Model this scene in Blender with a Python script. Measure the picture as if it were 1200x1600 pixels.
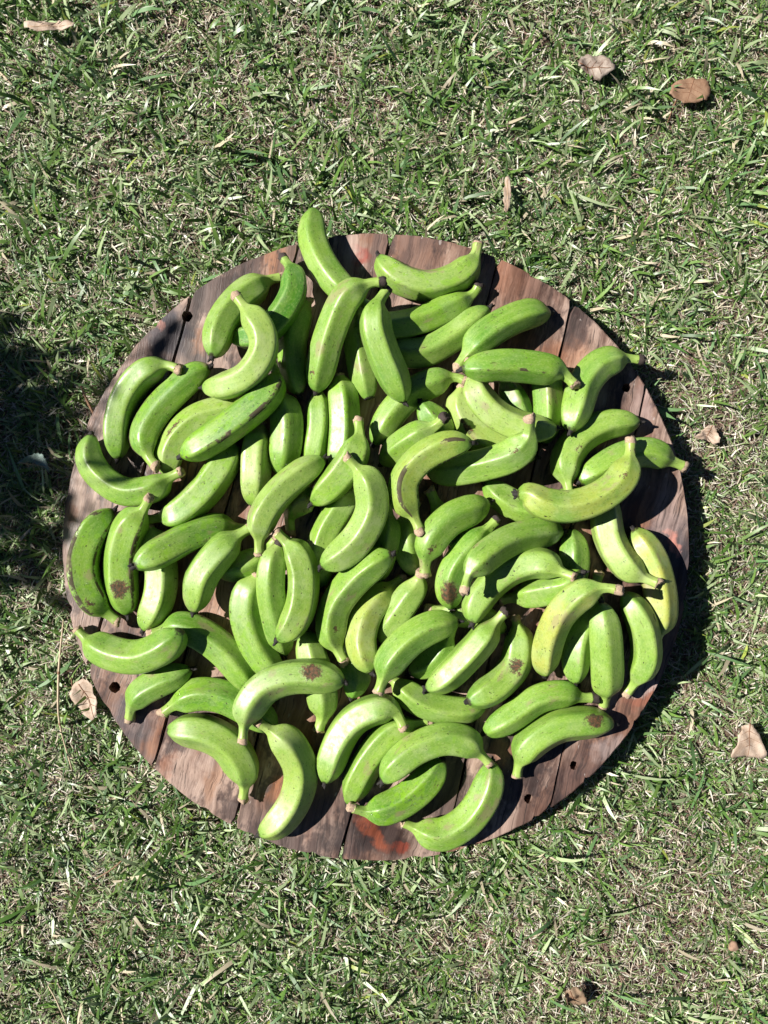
import bpy, bmesh, math, random
import numpy as np
from itertools import combinations
from mathutils import Vector, Matrix

random.seed(11)
rng = np.random.default_rng(11)
for o in list(bpy.data.objects):
    bpy.data.objects.remove(o)
SC = bpy.context.scene
COL = SC.collection

# ------------------------------------------------------------------ camera, sky, sun, exposure
H = 1.20                                        # camera height above the table top (top plane is z = 0)
cam_d = bpy.data.cameras.new('camera')
cam = bpy.data.objects.new('camera', cam_d); COL.objects.link(cam)
cam.location = (0, 0, H)
cam_d.sensor_fit = 'VERTICAL'
cam_d.angle_y = 2 * math.atan(0.8 / H)
cam_d.clip_start = 0.02
cam_d.clip_end = 600
SC.camera = cam

SUN_EL, SUN_AZ = 43.0, -80.0                    # azimuth measured from +Y towards +X
world = bpy.data.worlds.new('World'); SC.world = world
world.use_nodes = True
wn = world.node_tree
sky = wn.nodes.new('ShaderNodeTexSky')
sky.sky_type = 'NISHITA'; sky.sun_disc = False
sky.air_density = 0.30; sky.dust_density = 0.1; sky.altitude = 1500
sky.sun_elevation = math.radians(SUN_EL); sky.sun_rotation = math.radians(SUN_AZ)
bg = wn.nodes['Background']
wn.links.new(sky.outputs[0], bg.inputs[0]); bg.inputs[1].default_value = 0.05
sun_d = bpy.data.lights.new('sun', 'SUN')
sun_d.energy = 5.0; sun_d.angle = math.radians(0.53); sun_d.color = (1.0, 0.955, 0.88)
sun = bpy.data.objects.new('sun', sun_d); COL.objects.link(sun)
TO_SUN = Vector((math.cos(math.radians(SUN_EL)) * math.sin(math.radians(SUN_AZ)),
                 math.cos(math.radians(SUN_EL)) * math.cos(math.radians(SUN_AZ)),
                 math.sin(math.radians(SUN_EL))))
sun.rotation_euler = TO_SUN.to_track_quat('Z', 'Y').to_euler()
sun.location = (-2, .5, 3)
SC.view_settings.view_transform = 'Standard'
SC.view_settings.look = 'None'
SC.view_settings.exposure = 0.78
SC.view_settings.gamma = 1
SC.view_settings.use_curve_mapping = False
SC.render.engine = 'CYCLES'

GZ = -0.062                                      # ground level


def W(px, py, z=0.0):
    """photograph position -> place in the world at height z"""
    k = (H - z) / H
    return Vector(((px - 600) / 1000 * k, (800 - py) / 1000 * k, z))


# ------------------------------------------------------------------ helpers
def tag(o, label=None, cat=None, group=None, kind=None):
    if label: o['label'] = label
    if cat: o['category'] = cat
    if group: o['group'] = group
    if kind: o['kind'] = kind
    return o


def empty(name, loc=(0, 0, 0)):
    o = bpy.data.objects.new(name, None); COL.objects.link(o)
    o.location = loc; o.empty_display_size = 0.03
    return o


def link(name, me, mat, parent=None, smooth=True):
    o = bpy.data.objects.new(name, me); COL.objects.link(o)
    if mat is not None:
        me.materials.append(mat)
    if smooth:
        me.polygons.foreach_set('use_smooth', [True] * len(me.polygons))
    if parent is not None:
        o.parent = parent
    return o


def np_mesh(name, verts, quads):
    me = bpy.data.meshes.new(name)
    verts = np.ascontiguousarray(verts, dtype=np.float32)
    quads = np.ascontiguousarray(quads, dtype=np.int32)
    k = quads.shape[1]
    me.vertices.add(len(verts)); me.vertices.foreach_set('co', verts.ravel())
    me.loops.add(quads.size); me.loops.foreach_set('vertex_index', quads.ravel())
    me.polygons.add(len(quads))
    me.polygons.foreach_set('loop_start', np.arange(len(quads), dtype=np.int32) * k)
    me.polygons.foreach_set('loop_total', np.full(len(quads), k, dtype=np.int32))
    me.update(calc_edges=True)
    return me


def smoothnoise(n, seed, amp=1.0):
    r = np.random.default_rng(seed)
    a = r.normal(size=n)
    k = np.array([1, 3, 5, 3, 1.]) / 13
    a = np.convolve(np.pad(a, 2, mode='edge'), k, 'valid')
    return a * amp


class NT:
    """tiny node-tree writer"""
    def __init__(self, name):
        self.m = bpy.data.materials.new(name); self.m.use_nodes = True
        self.t = self.m.node_tree
        self.b = self.t.nodes['Principled BSDF']
        self.out = self.t.nodes['Material Output']
    def n(self, typ, **kw):
        nd = self.t.nodes.new(typ)
        for k, v in kw.items():
            setattr(nd, k, v)
        return nd
    def put(self, sock, v):
        if isinstance(v, bpy.types.NodeSocket):
            self.t.links.new(v, sock)
        else:
            sock.default_value = v
    def attr(self, name, kind='GEOMETRY', out='Fac'):
        return self.n('ShaderNodeAttribute', attribute_name=name, attribute_type=kind).outputs[out]
    def math(self, op, a, b=0.0, c=None, clamp=False):
        nd = self.n('ShaderNodeMath', operation=op, use_clamp=clamp)
        self.put(nd.inputs[0], a); self.put(nd.inputs[1], b)
        if c is not None: self.put(nd.inputs[2], c)
        return nd.outputs[0]
    def vmath(self, op, a, b=(0, 0, 0), out=0):
        nd = self.n('ShaderNodeVectorMath', operation=op)
        self.put(nd.inputs[0], a); self.put(nd.inputs[1], b)
        return nd.outputs[out]
    def noise(self, vec, scale, detail=3.0, rough=0.55, dist=0.0, color=False):
        nd = self.n('ShaderNodeTexNoise')
        self.put(nd.inputs['Vector'], vec)
        nd.inputs['Scale'].default_value = scale; nd.inputs['Detail'].default_value = detail
        nd.inputs['Roughness'].default_value = rough; nd.inputs['Distortion'].default_value = dist
        return nd.outputs['Color' if color else 'Fac']
    def ramp(self, fac, lo, hi, a=0.0, b=1.0):
        nd = self.n('ShaderNodeMapRange', interpolation_type='SMOOTHSTEP')
        self.put(nd.inputs[0], fac); self.put(nd.inputs[1], lo); self.put(nd.inputs[2], hi)
        self.put(nd.inputs[3], a); self.put(nd.inputs[4], b)
        return nd.outputs[0]
    def mix(self, fac, a, b, blend='MIX'):
        nd = self.n('ShaderNodeMix', data_type='RGBA', blend_type=blend)
        self.put(nd.inputs[0], fac)
        self.put(nd.inputs[6], a if isinstance(a, bpy.types.NodeSocket) else (*a, 1.0))
        self.put(nd.inputs[7], b if isinstance(b, bpy.types.NodeSocket) else (*b, 1.0))
        return nd.outputs[2]
    def bump(self, h, strength, dist):
        nd = self.n('ShaderNodeBump'); nd.inputs['Strength'].default_value = strength
        nd.inputs['Distance'].default_value = dist
        self.put(nd.inputs['Height'], h)
        self.t.links.new(nd.outputs[0], self.b.inputs['Normal'])
    def set(self, **kw):
        for k, v in kw.items():
            k = k.replace('_', ' ')
            s = self.b.inputs[k]
            if not isinstance(v, bpy.types.NodeSocket) and s.type == 'RGBA':
                v = (*v, 1.0)
            self.put(s, v)


def plain(name, col, rough=0.7, var=0.35, scale=300):
    q = NT(name)
    tc = q.n('ShaderNodeTexCoord').outputs['Object']
    nz = q.noise(tc, scale, 4)
    c2 = tuple(c * (1 - var) for c in col); c3 = tuple(min(1, c * (1 + var)) for c in col)
    q.set(Base_Color=q.mix(nz, c2, c3), Roughness=rough)
    q.bump(nz, 0.5, 0.001)
    return q.m


# ------------------------------------------------------------------ materials
def make_wood():
    q = NT('weathered_wood')
    co = q.n('ShaderNodeTexCoord').outputs['Object']          # x = across the planks, y = along the grain
    rnd = q.n('ShaderNodeObjectInfo').outputs['Random']
    off = q.n('ShaderNodeCombineXYZ'); q.put(off.inputs[0], q.math('MULTIPLY', rnd, 3.1)); q.put(off.inputs[1], q.math('MULTIPLY', rnd, 7.7)); q.put(off.inputs[2], q.math('MULTIPLY', rnd, 5.3))
    p = q.vmath('ADD', co, off.outputs[0])
    warp = q.noise(p, 6, 4, color=True)
    pw = q.vmath('ADD', p, q.vmath('MULTIPLY', q.vmath('SUBTRACT', warp, (.5, .5, .5)), (0.045, 0.25, 0.0)))
    g = q.vmath('MULTIPLY', pw, (1, 0.10, 1))
    grain = q.noise(g, 46, 6, 0.66)
    fine = q.noise(q.vmath('MULTIPLY', pw, (1, 0.05, 1)), 230, 4, 0.7)
    broad = q.noise(q.vmath('MULTIPLY', pw, (1, 0.4, 1)), 10, 5, 0.62)
    blot = q.noise(pw, 9, 6, 0.68)
    c = q.mix(q.ramp(grain, .36, .62), (0.045, 0.024, 0.019), (0.235, 0.138, 0.106))
    c = q.mix(q.ramp(broad, .42, .58), c, q.mix(q.ramp(grain, .40, .60), (0.080, 0.040, 0.029), (0.215, 0.115, 0.078)))
    c = q.mix(q.ramp(rnd, 0, 1, 0.0, 0.25), c, (0.29, 0.20, 0.175))
    # paler, redder wood where the pile keeps the weather off the middle
    r = q.vmath('LENGTH', co, out=1)
    r2 = q.math('ADD', r, q.math('MULTIPLY', q.math('SUBTRACT', blot, .5), .35))
    c = q.mix(q.math('MULTIPLY', q.ramp(r2, 0.26, 0.42, 1, 0), .65), c, q.mix(q.ramp(grain, .36, .62), (0.24, 0.105, 0.060), (0.46, 0.285, 0.200)))
    warm = q.ramp(q.noise(q.vmath('ADD', q.vmath('MULTIPLY', p, (1, .5, 1)), (7, 1, 2)), 10, 5, .62), .54, .64)
    c = q.mix(q.math('MULTIPLY', warm, .65), c, q.mix(q.ramp(grain, .36, .62), (0.15, 0.055, 0.026), (0.36, 0.165, 0.085)))
    grey = q.ramp(q.noise(q.vmath('MULTIPLY', p, (1, .45, 1)), 8, 6, .66), .45, .57)
    c = q.mix(q.math('MULTIPLY', grey, .72), c, q.mix(q.ramp(grain, .36, .60), (0.165, 0.102, 0.080), (0.48, 0.355, 0.295)))
    burn = q.ramp(q.noise(q.vmath('ADD', q.vmath('MULTIPLY', p, (1, .6, 1)), (4, 2, 1)), 8, 6, .70), .50, .57)
    c = q.mix(q.math('MULTIPLY', burn, .80), c, q.mix(q.ramp(grain, .36, .62), (0.026, 0.018, 0.018), (0.075, 0.050, 0.048)))
    c = q.mix(q.math('MULTIPLY', q.ramp(fine, .33, .42, 1, 0), .8), c, (0.04, 0.024, 0.02))
    # marks with a shape of their own: x, y in the photograph, radii (m), turn, colour, strength
    marks = [
        (262, 520, .042, .055, 10, (0.035, 0.032, 0.042), .9), (243, 505, .010, .016, 40, (0.30, 0.14, 0.115), .9),
        (308, 545, .028, .045, 20, (0.04, 0.034, 0.036), .8), (316, 530, .016, .026, 10, (0.30, 0.16, 0.10), .8),
        (560, 400, .018, .022, 0, (0.30, 0.062, 0.045), .8), (545, 390, .022, .03, 0, (0.42, 0.31, 0.27), .55),
        (1045, 850, .05, .062, 20, (0.055, 0.052, 0.066), .85), (1040, 833, .009, .009, 0, (0.42, 0.17, 0.14), .95),
        (1053, 845, .013, .018, 20, (0.42, 0.18, 0.145), .95), (1040, 800, .026, .05, 12, (0.36, 0.26, 0.235), .7),
        (205, 1125, .036, .042, 35, (0.06, 0.055, 0.066), .85), (215, 1128, .016, .012, 30, (0.26, 0.19, 0.175), .85),
        (440, 1232, .020, .055, -35, (0.29, 0.110, 0.052), .75), (405, 1270, .034, .038, 0, (0.075, 0.04, 0.036), .7),
        (590, 1296, .075, .046, -25, (0.030, 0.020, 0.019), .95), (582, 1298, .046, .016, -38, (0.22, 0.060, 0.030), .85),
        (626, 1325, .018, .012, 10, (0.22, 0.050, 0.03), .95), (520, 1310, .022, .03, 0, (0.05, 0.036, 0.034), .6),
        (1002, 1092, .032, .017, 35, (0.25, 0.10, 0.065), .9), (1012, 1073, .03, .014, 30, (0.40, 0.31, 0.29), .7),
        (335, 1215, .014, .055, -5, (0.36, 0.18, 0.10), .45), (262, 1195, .012, .022, 0, (0.26, 0.11, 0.065), .5),
        (118, 842, .020, .034, 0, (0.42, 0.36, 0.335), .8), (112, 800, .016, .02, 0, (0.30, 0.13, 0.075), .7),
        (785, 1170, .022, .024, 0, (0.42, 0.20, 0.115), .8), (790, 545, .05, .03, 40, (0.38, 0.17, 0.09), .6),
        (880, 575, .05, .05, 0, (0.40, 0.18, 0.10), .55), (790, 430, .04, .05, 0, (0.27, 0.13, 0.085), .6),
        (365, 442, .009, .012, 0, (0.035, 0.025, 0.024), .9), (1000, 640, .02, .05, 0, (0.30, 0.22, 0.21), .6),
        (910, 1215, .05, .05, 30, (0.115, 0.07, 0.062), .6), (955, 1170, .035, .022, 40, (0.34, 0.27, 0.255), .6),
    ]
    wob = q.vmath('MULTIPLY', q.vmath('SUBTRACT', q.noise(co, 38, 4, .6, color=True), (.5, .5, .5)), (.040, .058, 0))
    cw = q.vmath('ADD', co, wob)
    gmod = q.ramp(broad, .30, .55, .55, 1.0); gcol = q.ramp(grain, .36, .62)
    for (px, py, rx, ry, turn, colr, st) in marks:
        u, v = to_disc(px, py)
        mp = q.n('ShaderNodeMapping', vector_type='TEXTURE')
        q.put(mp.inputs[0], cw)
        mp.inputs[1].default_value = (u, v, 0); mp.inputs[2].default_value = (0, 0, math.radians(turn))
        mp.inputs[3].default_value = (rx, ry, 50)
        d = q.vmath('LENGTH', mp.outputs[0], out=1)
        c = q.mix(q.math('MULTIPLY', q.ramp(d, .45, 1.15, st, 0), gmod), c, q.mix(gcol, tuple(k * .55 for k in colr), tuple(min(1, k * 1.25) for k in colr)))
    # grain lines stay visible over the marks
    c = q.mix(q.ramp(fine, .33, .46, .55, 0), c, (0.03, 0.022, 0.02))
    c = q.mix(q.ramp(q.noise(q.vmath('MULTIPLY', pw, (1, .25, 1)), 62, 5, .7), .53, .66, 0, .5), c, q.mix(1.0, c, (.45, .40, .40), 'MULTIPLY'))
    flake = q.ramp(q.noise(q.vmath('MULTIPLY', p, (1, .35, 1)), 130, 3, .5), .70, .74)
    c = q.mix(q.math('MULTIPLY', flake, .6), c, (0.46, 0.40, 0.375))
    rough = q.ramp(blot, .35, .65, .30, .65)
    q.set(Base_Color=c, Roughness=rough)
    hgt = q.math('ADD', q.math('MULTIPLY', fine, .6), grain)
    q.bump(hgt, .55, .0016)
    return q.m


def make_peel():
    q = NT('green_banana_peel')
    uv = q.attr('unbent', out='Vector')                    # straightened banana: x = distance from the stem
    tipd = q.attr('tip_d'); ridge = q.attr('ridge')
    o = lambda n: q.attr(n, 'OBJECT')
    rnd = q.n('ShaderNodeObjectInfo').outputs['Random']
    off = q.n('ShaderNodeCombineXYZ')
    for i, k in enumerate((5.1, 9.7, 13.3)):
        q.put(off.inputs[i], q.math('MULTIPLY', rnd, k))
    p = q.vmath('ADD', uv, off.outputs[0])
    sx = q.n('ShaderNodeSeparateXYZ'); q.put(sx.inputs[0], uv)
    big = q.noise(q.vmath('MULTIPLY', p, (.5, 1, 1)), 26, 3, .5)
    streak = q.noise(q.vmath('MULTIPLY', p, (.10, 1, 1)), 210, 3, .6)
    mott = q.noise(p, 120, 4, .6)
    c = q.mix(q.ramp(big, .3, .7), (0.070, 0.215, 0.009), (0.190, 0.345, 0.026))
    c = q.mix(o('pale'), c, (0.310, 0.420, 0.100))
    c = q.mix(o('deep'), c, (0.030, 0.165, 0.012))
    yl = q.math('MULTIPLY', o('yellow'), q.ramp(q.noise(p, 22, 3, .5), .28, .62))
    c = q.mix(yl, c, (0.41, 0.385, 0.075))
    c = q.mix(q.math('MULTIPLY', q.ramp(streak, .35, .7), .22), c, (0.36, 0.50, 0.14))
    c = q.mix(q.math('MULTIPLY', q.ramp(mott, .48, .70), .30), c, (0.085, 0.215, 0.022))
    fine = q.noise(q.vmath('MULTIPLY', p, (.6, 1, 1)), 520, 3, .7)
    c = q.mix(q.ramp(fine, .50, .68, 0, .38), c, (0.36, 0.47, 0.16))
    c = q.mix(q.ramp(fine, .32, .46, .34, 0), c, (0.055, 0.15, 0.012))
    # waxy bloom
    bloom = q.math('MULTIPLY', q.ramp(q.noise(q.vmath('ADD', p, (2, 5, 1)), 34, 4, .55), .46, .68), q.math('ADD', o('pale'), .22))
    c = q.mix(q.math('MULTIPLY', bloom, .34), c, (0.46, 0.52, 0.28))
    # neck and tip
    c = q.mix(q.ramp(sx.outputs[0], .004, .034, .5, 0), c, (0.36, 0.47, 0.12))
    c = q.mix(q.ramp(tipd, .0, .020, .6, 0), c, (0.10, 0.25, 0.022))
    tn = q.math('ADD', tipd, q.math('MULTIPLY', q.math('SUBTRACT', q.noise(p, 160, 4, .7), .5), .016))
    c = q.mix(q.ramp(tn, .0005, .0045, .92, 0), c, (0.028, 0.018, 0.013))
    # ridges: rubbed lighter, in places browned
    c = q.mix(q.ramp(ridge, .80, .97, 0, .14), c, (0.34, 0.46, 0.11))
    rbn = q.math('ADD', q.noise(q.vmath('MULTIPLY', p, (.6, 1, 1)), 42, 5, .75), q.math('MULTIPLY', o('line'), .12))
    rb = q.math('MULTIPLY', q.ramp(ridge, .90, .99), q.ramp(rbn, .53, .59))
    c = q.mix(q.math('MULTIPLY', rb, .95), c, (0.045, 0.028, 0.014))
    # wet patches
    wetn = q.noise(q.vmath('MULTIPLY', p, (.8, 1, 1)), 75, 2, .5)
    wet = q.math('MULTIPLY', q.ramp(wetn, .55, .575), o('wet'))
    c = q.mix(q.math('MULTIPLY', wet, .75), c, q.mix(.75, c, (0.20, 0.42, 0.012)))
    # grey-brown scuffs with scratches inside
    sc_n = q.noise(q.vmath('MULTIPLY', p, (.55, 1, 1)), 30, 4, .6)
    scuff = q.ramp(sc_n, .60, .70)
    c = q.mix(q.math('MULTIPLY', scuff, .60), c, (0.27, 0.215, 0.125))
    scr = q.ramp(q.noise(q.vmath('MULTIPLY', p, (.30, 1, 1)), 330, 4, .62), .63, .665)
    c = q.mix(q.math('MULTIPLY', scr, q.math('ADD', q.math('MULTIPLY', scuff, .75), .55)), c, (0.055, 0.035, 0.018))
    # specks
    sp = q.ramp(q.noise(q.vmath('MULTIPLY', p, (.7, 1, 1)), 300, 2, .5), .705, .735)
    c = q.mix(q.math('MULTIPLY', sp, .95), c, (0.022, 0.015, 0.008))
    sp2 = q.ramp(q.noise(q.vmath('MULTIPLY', q.vmath('ADD', p, (1, 7, 3)), (.8, .8, .8)), 150, 3, .6), .715, .74)
    c = q.mix(q.math('MULTIPLY', sp2, .95), c, (0.035, 0.018, 0.010))
    # one large scar where the photograph shows it
    wob = q.vmath('MULTIPLY', q.vmath('SUBTRACT', q.noise(p, 120, 6, .75, color=True), (.5, .5, .5)), (.040, .034, .034))
    d = q.vmath('SUBTRACT', q.vmath('ADD', uv, wob), q.attr('scar_pos', 'OBJECT', 'Vector'))
    st = q.n('ShaderNodeCombineXYZ'); q.put(st.inputs[0], o('scar_st')); st.inputs[1].default_value = 1; st.inputs[2].default_value = 1
    d = q.vmath('LENGTH', q.vmath('MULTIPLY', d, st.outputs[0]), out=1)
    scar = q.ramp(q.math('DIVIDE', d, o('scar_r')), .55, .95, 1, 0)
    crust = q.mix(q.ramp(q.noise(p, 260, 5, .75), .38, .66), (0.009, 0.005, 0.004), (0.15, 0.042, 0.024))
    c = q.mix(q.math('MULTIPLY', scar, .93), c, crust)
    rough = q.math('SUBTRACT', q.ramp(mott, .3, .7, .36, .52), q.math('MULTIPLY', wet, .14))
    rough = q.math('ADD', rough, q.math('MULTIPLY', q.math('MAXIMUM', scar, rb), .35))
    q.set(Base_Color=c, Roughness=rough, Specular_IOR_Level=.60)
    hh = q.math('ADD', q.math('MULTIPLY', streak, .5), q.math('MULTIPLY', mott, .35))
    hh = q.math('ADD', hh, q.math('MULTIPLY', q.math('MULTIPLY', scar, q.noise(p, 260, 3)), 2.2))
    q.bump(hh, .28, .0010)
    return q.m


def make_blades(name, transl=.22, rough=.42):
    q = NT(name)
    c = q.attr('tint', out='Color')
    nz = q.noise(q.n('ShaderNodeTexCoord').outputs['Object'], 260, 2)
    c = q.mix(q.ramp(nz, .3, .7, .0, .28), c, q.mix(1.0, c, (.62, .62, .55), 'MULTIPLY'))
    q.set(Base_Color=c, Roughness=rough, Specular_IOR_Level=.6)
    tr = q.n('ShaderNodeBsdfTranslucent'); q.put(tr.inputs[0], c)
    mx = q.n('ShaderNodeMixShader'); mx.inputs[0].default_value = transl
    q.t.links.new(q.b.outputs[0], mx.inputs[1]); q.t.links.new(tr.outputs[0], mx.inputs[2])
    q.t.links.new(mx.outputs[0], q.out.inputs[0])
    return q.m


def make_soil():
    q = NT('red_brown_soil')
    co = q.n('ShaderNodeTexCoord').outputs['Object']
    a = q.noise(co, 60, 6, .7); b = q.noise(co, 9, 3, .5); f = q.noise(co, 300, 4, .6)
    c = q.mix(q.ramp(a, .3, .7), (0.055, 0.034, 0.027), (0.26, 0.165, 0.130))
    c = q.mix(q.ramp(f, .52, .68, 0, .8), c, (0.44, 0.37, 0.28))
    c = q.mix(q.ramp(b, .5, .75, 0, .35), c, (0.05, 0.032, 0.025))
    # past the modelled blades the lawn is far enough to be a colour only
    d = q.vmath('LENGTH', co, out=1)
    lawn = q.mix(q.ramp(q.noise(co, 34, 6, .75), .38, .62), (0.035, 0.062, 0.018), (0.17, 0.165, 0.090))
    c = q.mix(q.ramp(d, 1.05, 1.7), c, lawn)
    q.set(Base_Color=c, Roughness=.95, Specular_IOR_Level=.1)
    q.bump(q.math('ADD', a, q.math('MULTIPLY', f, .5)), .8, .006)
    return q.m


def make_water():
    q = NT('water_drop')
    tr = q.n('ShaderNodeBsdfTransparent'); gl = q.n('ShaderNodeBsdfGlossy'); gl.inputs['Roughness'].default_value = .10
    lw = q.n('ShaderNodeLayerWeight'); lw.inputs[0].default_value = .42
    mx = q.n('ShaderNodeMixShader')
    q.put(mx.inputs[0], q.math('ADD', q.math('MULTIPLY', lw.outputs[0], .16), .10))
    q.t.links.new(tr.outputs[0], mx.inputs[1]); q.t.links.new(gl.outputs[0], mx.inputs[2]); q.t.links.new(mx.outputs[0], q.out.inputs[0])
    return q.m


# ------------------------------------------------------------------ the wooden disc
DC = Vector((-0.012, -0.055, 0)); DR = 0.4905
UX = Vector((0.9708, -0.2400, 0)).normalized(); VX = Vector((0.2400, 0.9708, 0)).normalized()


def to_disc(px, py):
    d = W(px, py) - DC
    return d.dot(UX), d.dot(VX)


WOOD = make_wood()
PEEL = make_peel()
WATER = make_water()
CUT = plain('dry_stem_cut', (0.40, 0.29, 0.20), .9, .75, 420)
CUT_DARK = plain('black_stem_cut', (0.045, 0.032, 0.028), .85, .5, 500)
BLACK = plain('dried_blossom', (0.018, 0.015, 0.014), .8, .5, 600)

disc = empty('wooden_disc', DC)
disc.rotation_euler = (0, 0, math.atan2(UX.y, UX.x))
tag(disc, 'round table top of seven weathered brown planks lying on the grass under the bananas', 'wooden disc')
HOLES = [(292, 494, .0085), (979, 606, .0068), (826, 1248, .0072), (897, 1196, .0066), (179, 1074, .0085)]
SEAMS = [(-370, -396), (-230, -256), (-93, -111), (76, 63), (206, 218), (347, 365)]
THICK = 0.058


def seam_u(k, v):
    t, b = SEAMS[k]
    return (t + (b - t) * (0.45 - v) / 0.9) / 1000


holes = []
for (hx, hy, hr) in HOLES:
    u, v = to_disc(hx, hy)
    me = bpy.data.meshes.new('cutter'); bm = bmesh.new()
    vs = [bm.verts.new((u + hr * (1 + random.uniform(-.10, .12)) * math.cos(a), v + hr * (1 + random.uniform(-.10, .12)) * math.sin(a), -.1))
          for a in np.linspace(0, 2 * math.pi, 22, endpoint=False)]
    f = bm.faces.new(vs)
    ex = bmesh.ops.extrude_face_region(bm, geom=[f])
    for e in ex['geom']:
        if isinstance(e, bmesh.types.BMVert): e.co.z = .1
    bmesh.ops.recalc_face_normals(bm, faces=bm.faces[:]); bm.to_mesh(me); bm.free()
    holes.append((u, v, hr, me))

rim_n = np.random.default_rng(5).normal(size=720)
rim_n = np.convolve(np.tile(rim_n, 3), np.ones(7) / 7, 'same')[720:1440] * .0011


chips = [(random.uniform(0, 6.283), random.uniform(.004, .014), random.uniform(.0015, .0045)) for _ in range(26)]


def rim_r(u, v):
    a = int((math.degrees(math.atan2(v, u)) % 360) * 2) % 720
    r = DR + rim_n[a]
    th = math.atan2(v, u)
    for ca, cw, cd in chips:
        q = abs((th - ca + math.pi) % (2 * math.pi) - math.pi) * DR
        if q < cw: r -= cd * (1 - q / cw)
    bu, bv = to_disc(1016, 1090)                      # the split, broken bit of rim
    d = math.hypot(u - bu, v - bv)
    if d < .03: r -= .010 * (1 - d / .03) * (0.5 + .5 * abs(math.sin(a * 1.7)))
    return r


seam_wig = [smoothnoise(90, 40 + k, .0012) for k in range(12)]


def wig(k, v):
    x = (v + .5) * 88
    i = max(0, min(87, int(x))); t = min(1, max(0, x - i))
    return seam_wig[k][i] * (1 - t) + seam_wig[k][i + 1] * t


GAP = [.0019, .0012, .0014, .0012, .0015, .0013]
for k in range(7):
    left = (lambda v: -DR - 1) if k == 0 else (lambda v, k=k: seam_u(k - 1, v) + GAP[k - 1] + wig(2 * (k - 1) % 12, v))
    right = (lambda v: DR + 1) if k == 6 else (lambda v, k=k: seam_u(k, v) - GAP[k] + wig((2 * k + 1) % 12, v))
    pts = []
    # walk the circle, keep what lies between the seams, then follow the seams
    N = 520
    ring = []
    for i in range(N):
        a = 2 * math.pi * i / N
        r = rim_r(math.cos(a), math.sin(a))
        u, v = r * math.cos(a), r * math.sin(a)
        ring.append((u, v, left(v) <= u <= right(v)))
    def seam_run(fn, v0, v1):
        n = max(2, int(abs(v1 - v0) / .012))
        return [(fn(v), v) for v in np.linspace(v0, v1, n)]
    ins = [i for i in range(N) if ring[i][2]]
    runs = []
    for i in ins:
        if runs and i == runs[-1][-1] + 1: runs[-1].append(i)
        else: runs.append([i])
    if len(runs) > 1 and runs[0][0] == 0 and runs[-1][-1] == N - 1:
        runs[0] = runs.pop() + runs[0]
    top = [r for r in runs if sum(ring[i][1] for i in r) / len(r) > 0.02]
    if k == 0 or k == 6:
        run = runs[0]
        P = [(ring[i][0], ring[i][1]) for i in run]
        fn = right if k == 0 else left
        P += seam_run(fn, P[-1][1], P[0][1])[1:-1]
    else:
        tr = max(runs, key=lambda r: sum(ring[i][1] for i in r) / len(r))
        br = min(runs, key=lambda r: sum(ring[i][1] for i in r) / len(r))
        P = [(ring[i][0], ring[i][1]) for i in tr]         # right to left over the top
        Q = [(ring[i][0], ring[i][1]) for i in br]         # left to right along the bottom
        P = P + seam_run(left, P[-1][1], Q[0][1])[1:-1] + Q + seam_run(right, Q[-1][1], P[0][1])[1:-1]
    bm = bmesh.new()
    dz = random.uniform(-.0012, .0)
    vs = [bm.verts.new((u, v, dz)) for u, v in P]
    f = bm.faces.new(vs)
    if f.normal.z < 0: f.normal_flip()
    f.normal_update()
    top_edges = list(f.edges)
    ex = bmesh.ops.extrude_face_region(bm, geom=[f])
    for e in ex['geom']:
        if isinstance(e, bmesh.types.BMVert): e.co.z = -THICK
    bmesh.ops.recalc_face_normals(bm, faces=bm.faces[:])
    te = [e for e in bm.edges if all(abs(w.co.z - dz) < 1e-6 for w in e.verts)]
    bmesh.ops.bevel(bm, geom=te, offset=.0016, segments=2, affect='EDGES', clamp_overlap=True)
    me = bpy.data.meshes.new('plank'); bm.to_mesh(me); bm.free()
    o = link('plank', me, WOOD, None, smooth=False)
    cutters = []
    for (u, v, hr, hm) in holes:
        if left(v) - hr < u < right(v) + hr:
            c = bpy.data.objects.new('cutter', hm); COL.objects.link(c)
            md = o.modifiers.new('b', 'BOOLEAN'); md.operation = 'DIFFERENCE'; md.object = c; md.solver = 'EXACT'
            cutters.append(c)
    if cutters:
        dg = bpy.context.evaluated_depsgraph_get()
        nm = bpy.data.meshes.new_from_object(o.evaluated_get(dg))
        o.modifiers.clear(); o.data = nm; nm.name = 'plank'
        for c in cutters: bpy.data.objects.remove(c)
    o.parent = disc

# ------------------------------------------------------------------ bananas
GROUP = 'green bananas spread over the wooden disc'
# half width, points from stem to tip in the photograph, label, options; listed from the bottom of the pile up
BAN = []


def B(r, pts, label, **kw):
    BAN.append((r, pts, label, kw))


# --- lying on the wood
B(21, [(480, 470), (466, 500), (458, 540), (460, 580), (467, 617)], 'banana half shaded under the long banana near the top rim, dark oval shadow on it', p=.15, neck=0)
B(22.5, [(560, 470), (559, 510), (564, 555), (570, 590), (577, 624)], 'pale banana with cut black tip between the long banana and the keeled banana', p=.6, spots=1, t='cut')
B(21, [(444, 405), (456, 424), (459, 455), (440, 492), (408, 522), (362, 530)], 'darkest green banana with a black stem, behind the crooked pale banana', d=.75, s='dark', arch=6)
B(22.5, [(438, 434), (418, 439), (380, 464), (349, 505), (334, 560)], 'banana by the split plank bolt hole with its tip on black residue', p=.45, w=.3)
B(22.5, [(575, 478), (535, 452), (506, 415), (489, 372), (490, 326)], 'topmost banana with its blunt tip jutting past the upper rim', tz=14, p=.15, bl=1, sz=-2)
B(21.5, [(747, 447), (736, 462), (702, 482), (655, 502), (608, 510), (570, 503)], 'banana lying right below the wet smiling banana, with a dark curled stem', w=.3, s='dark')
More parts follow.
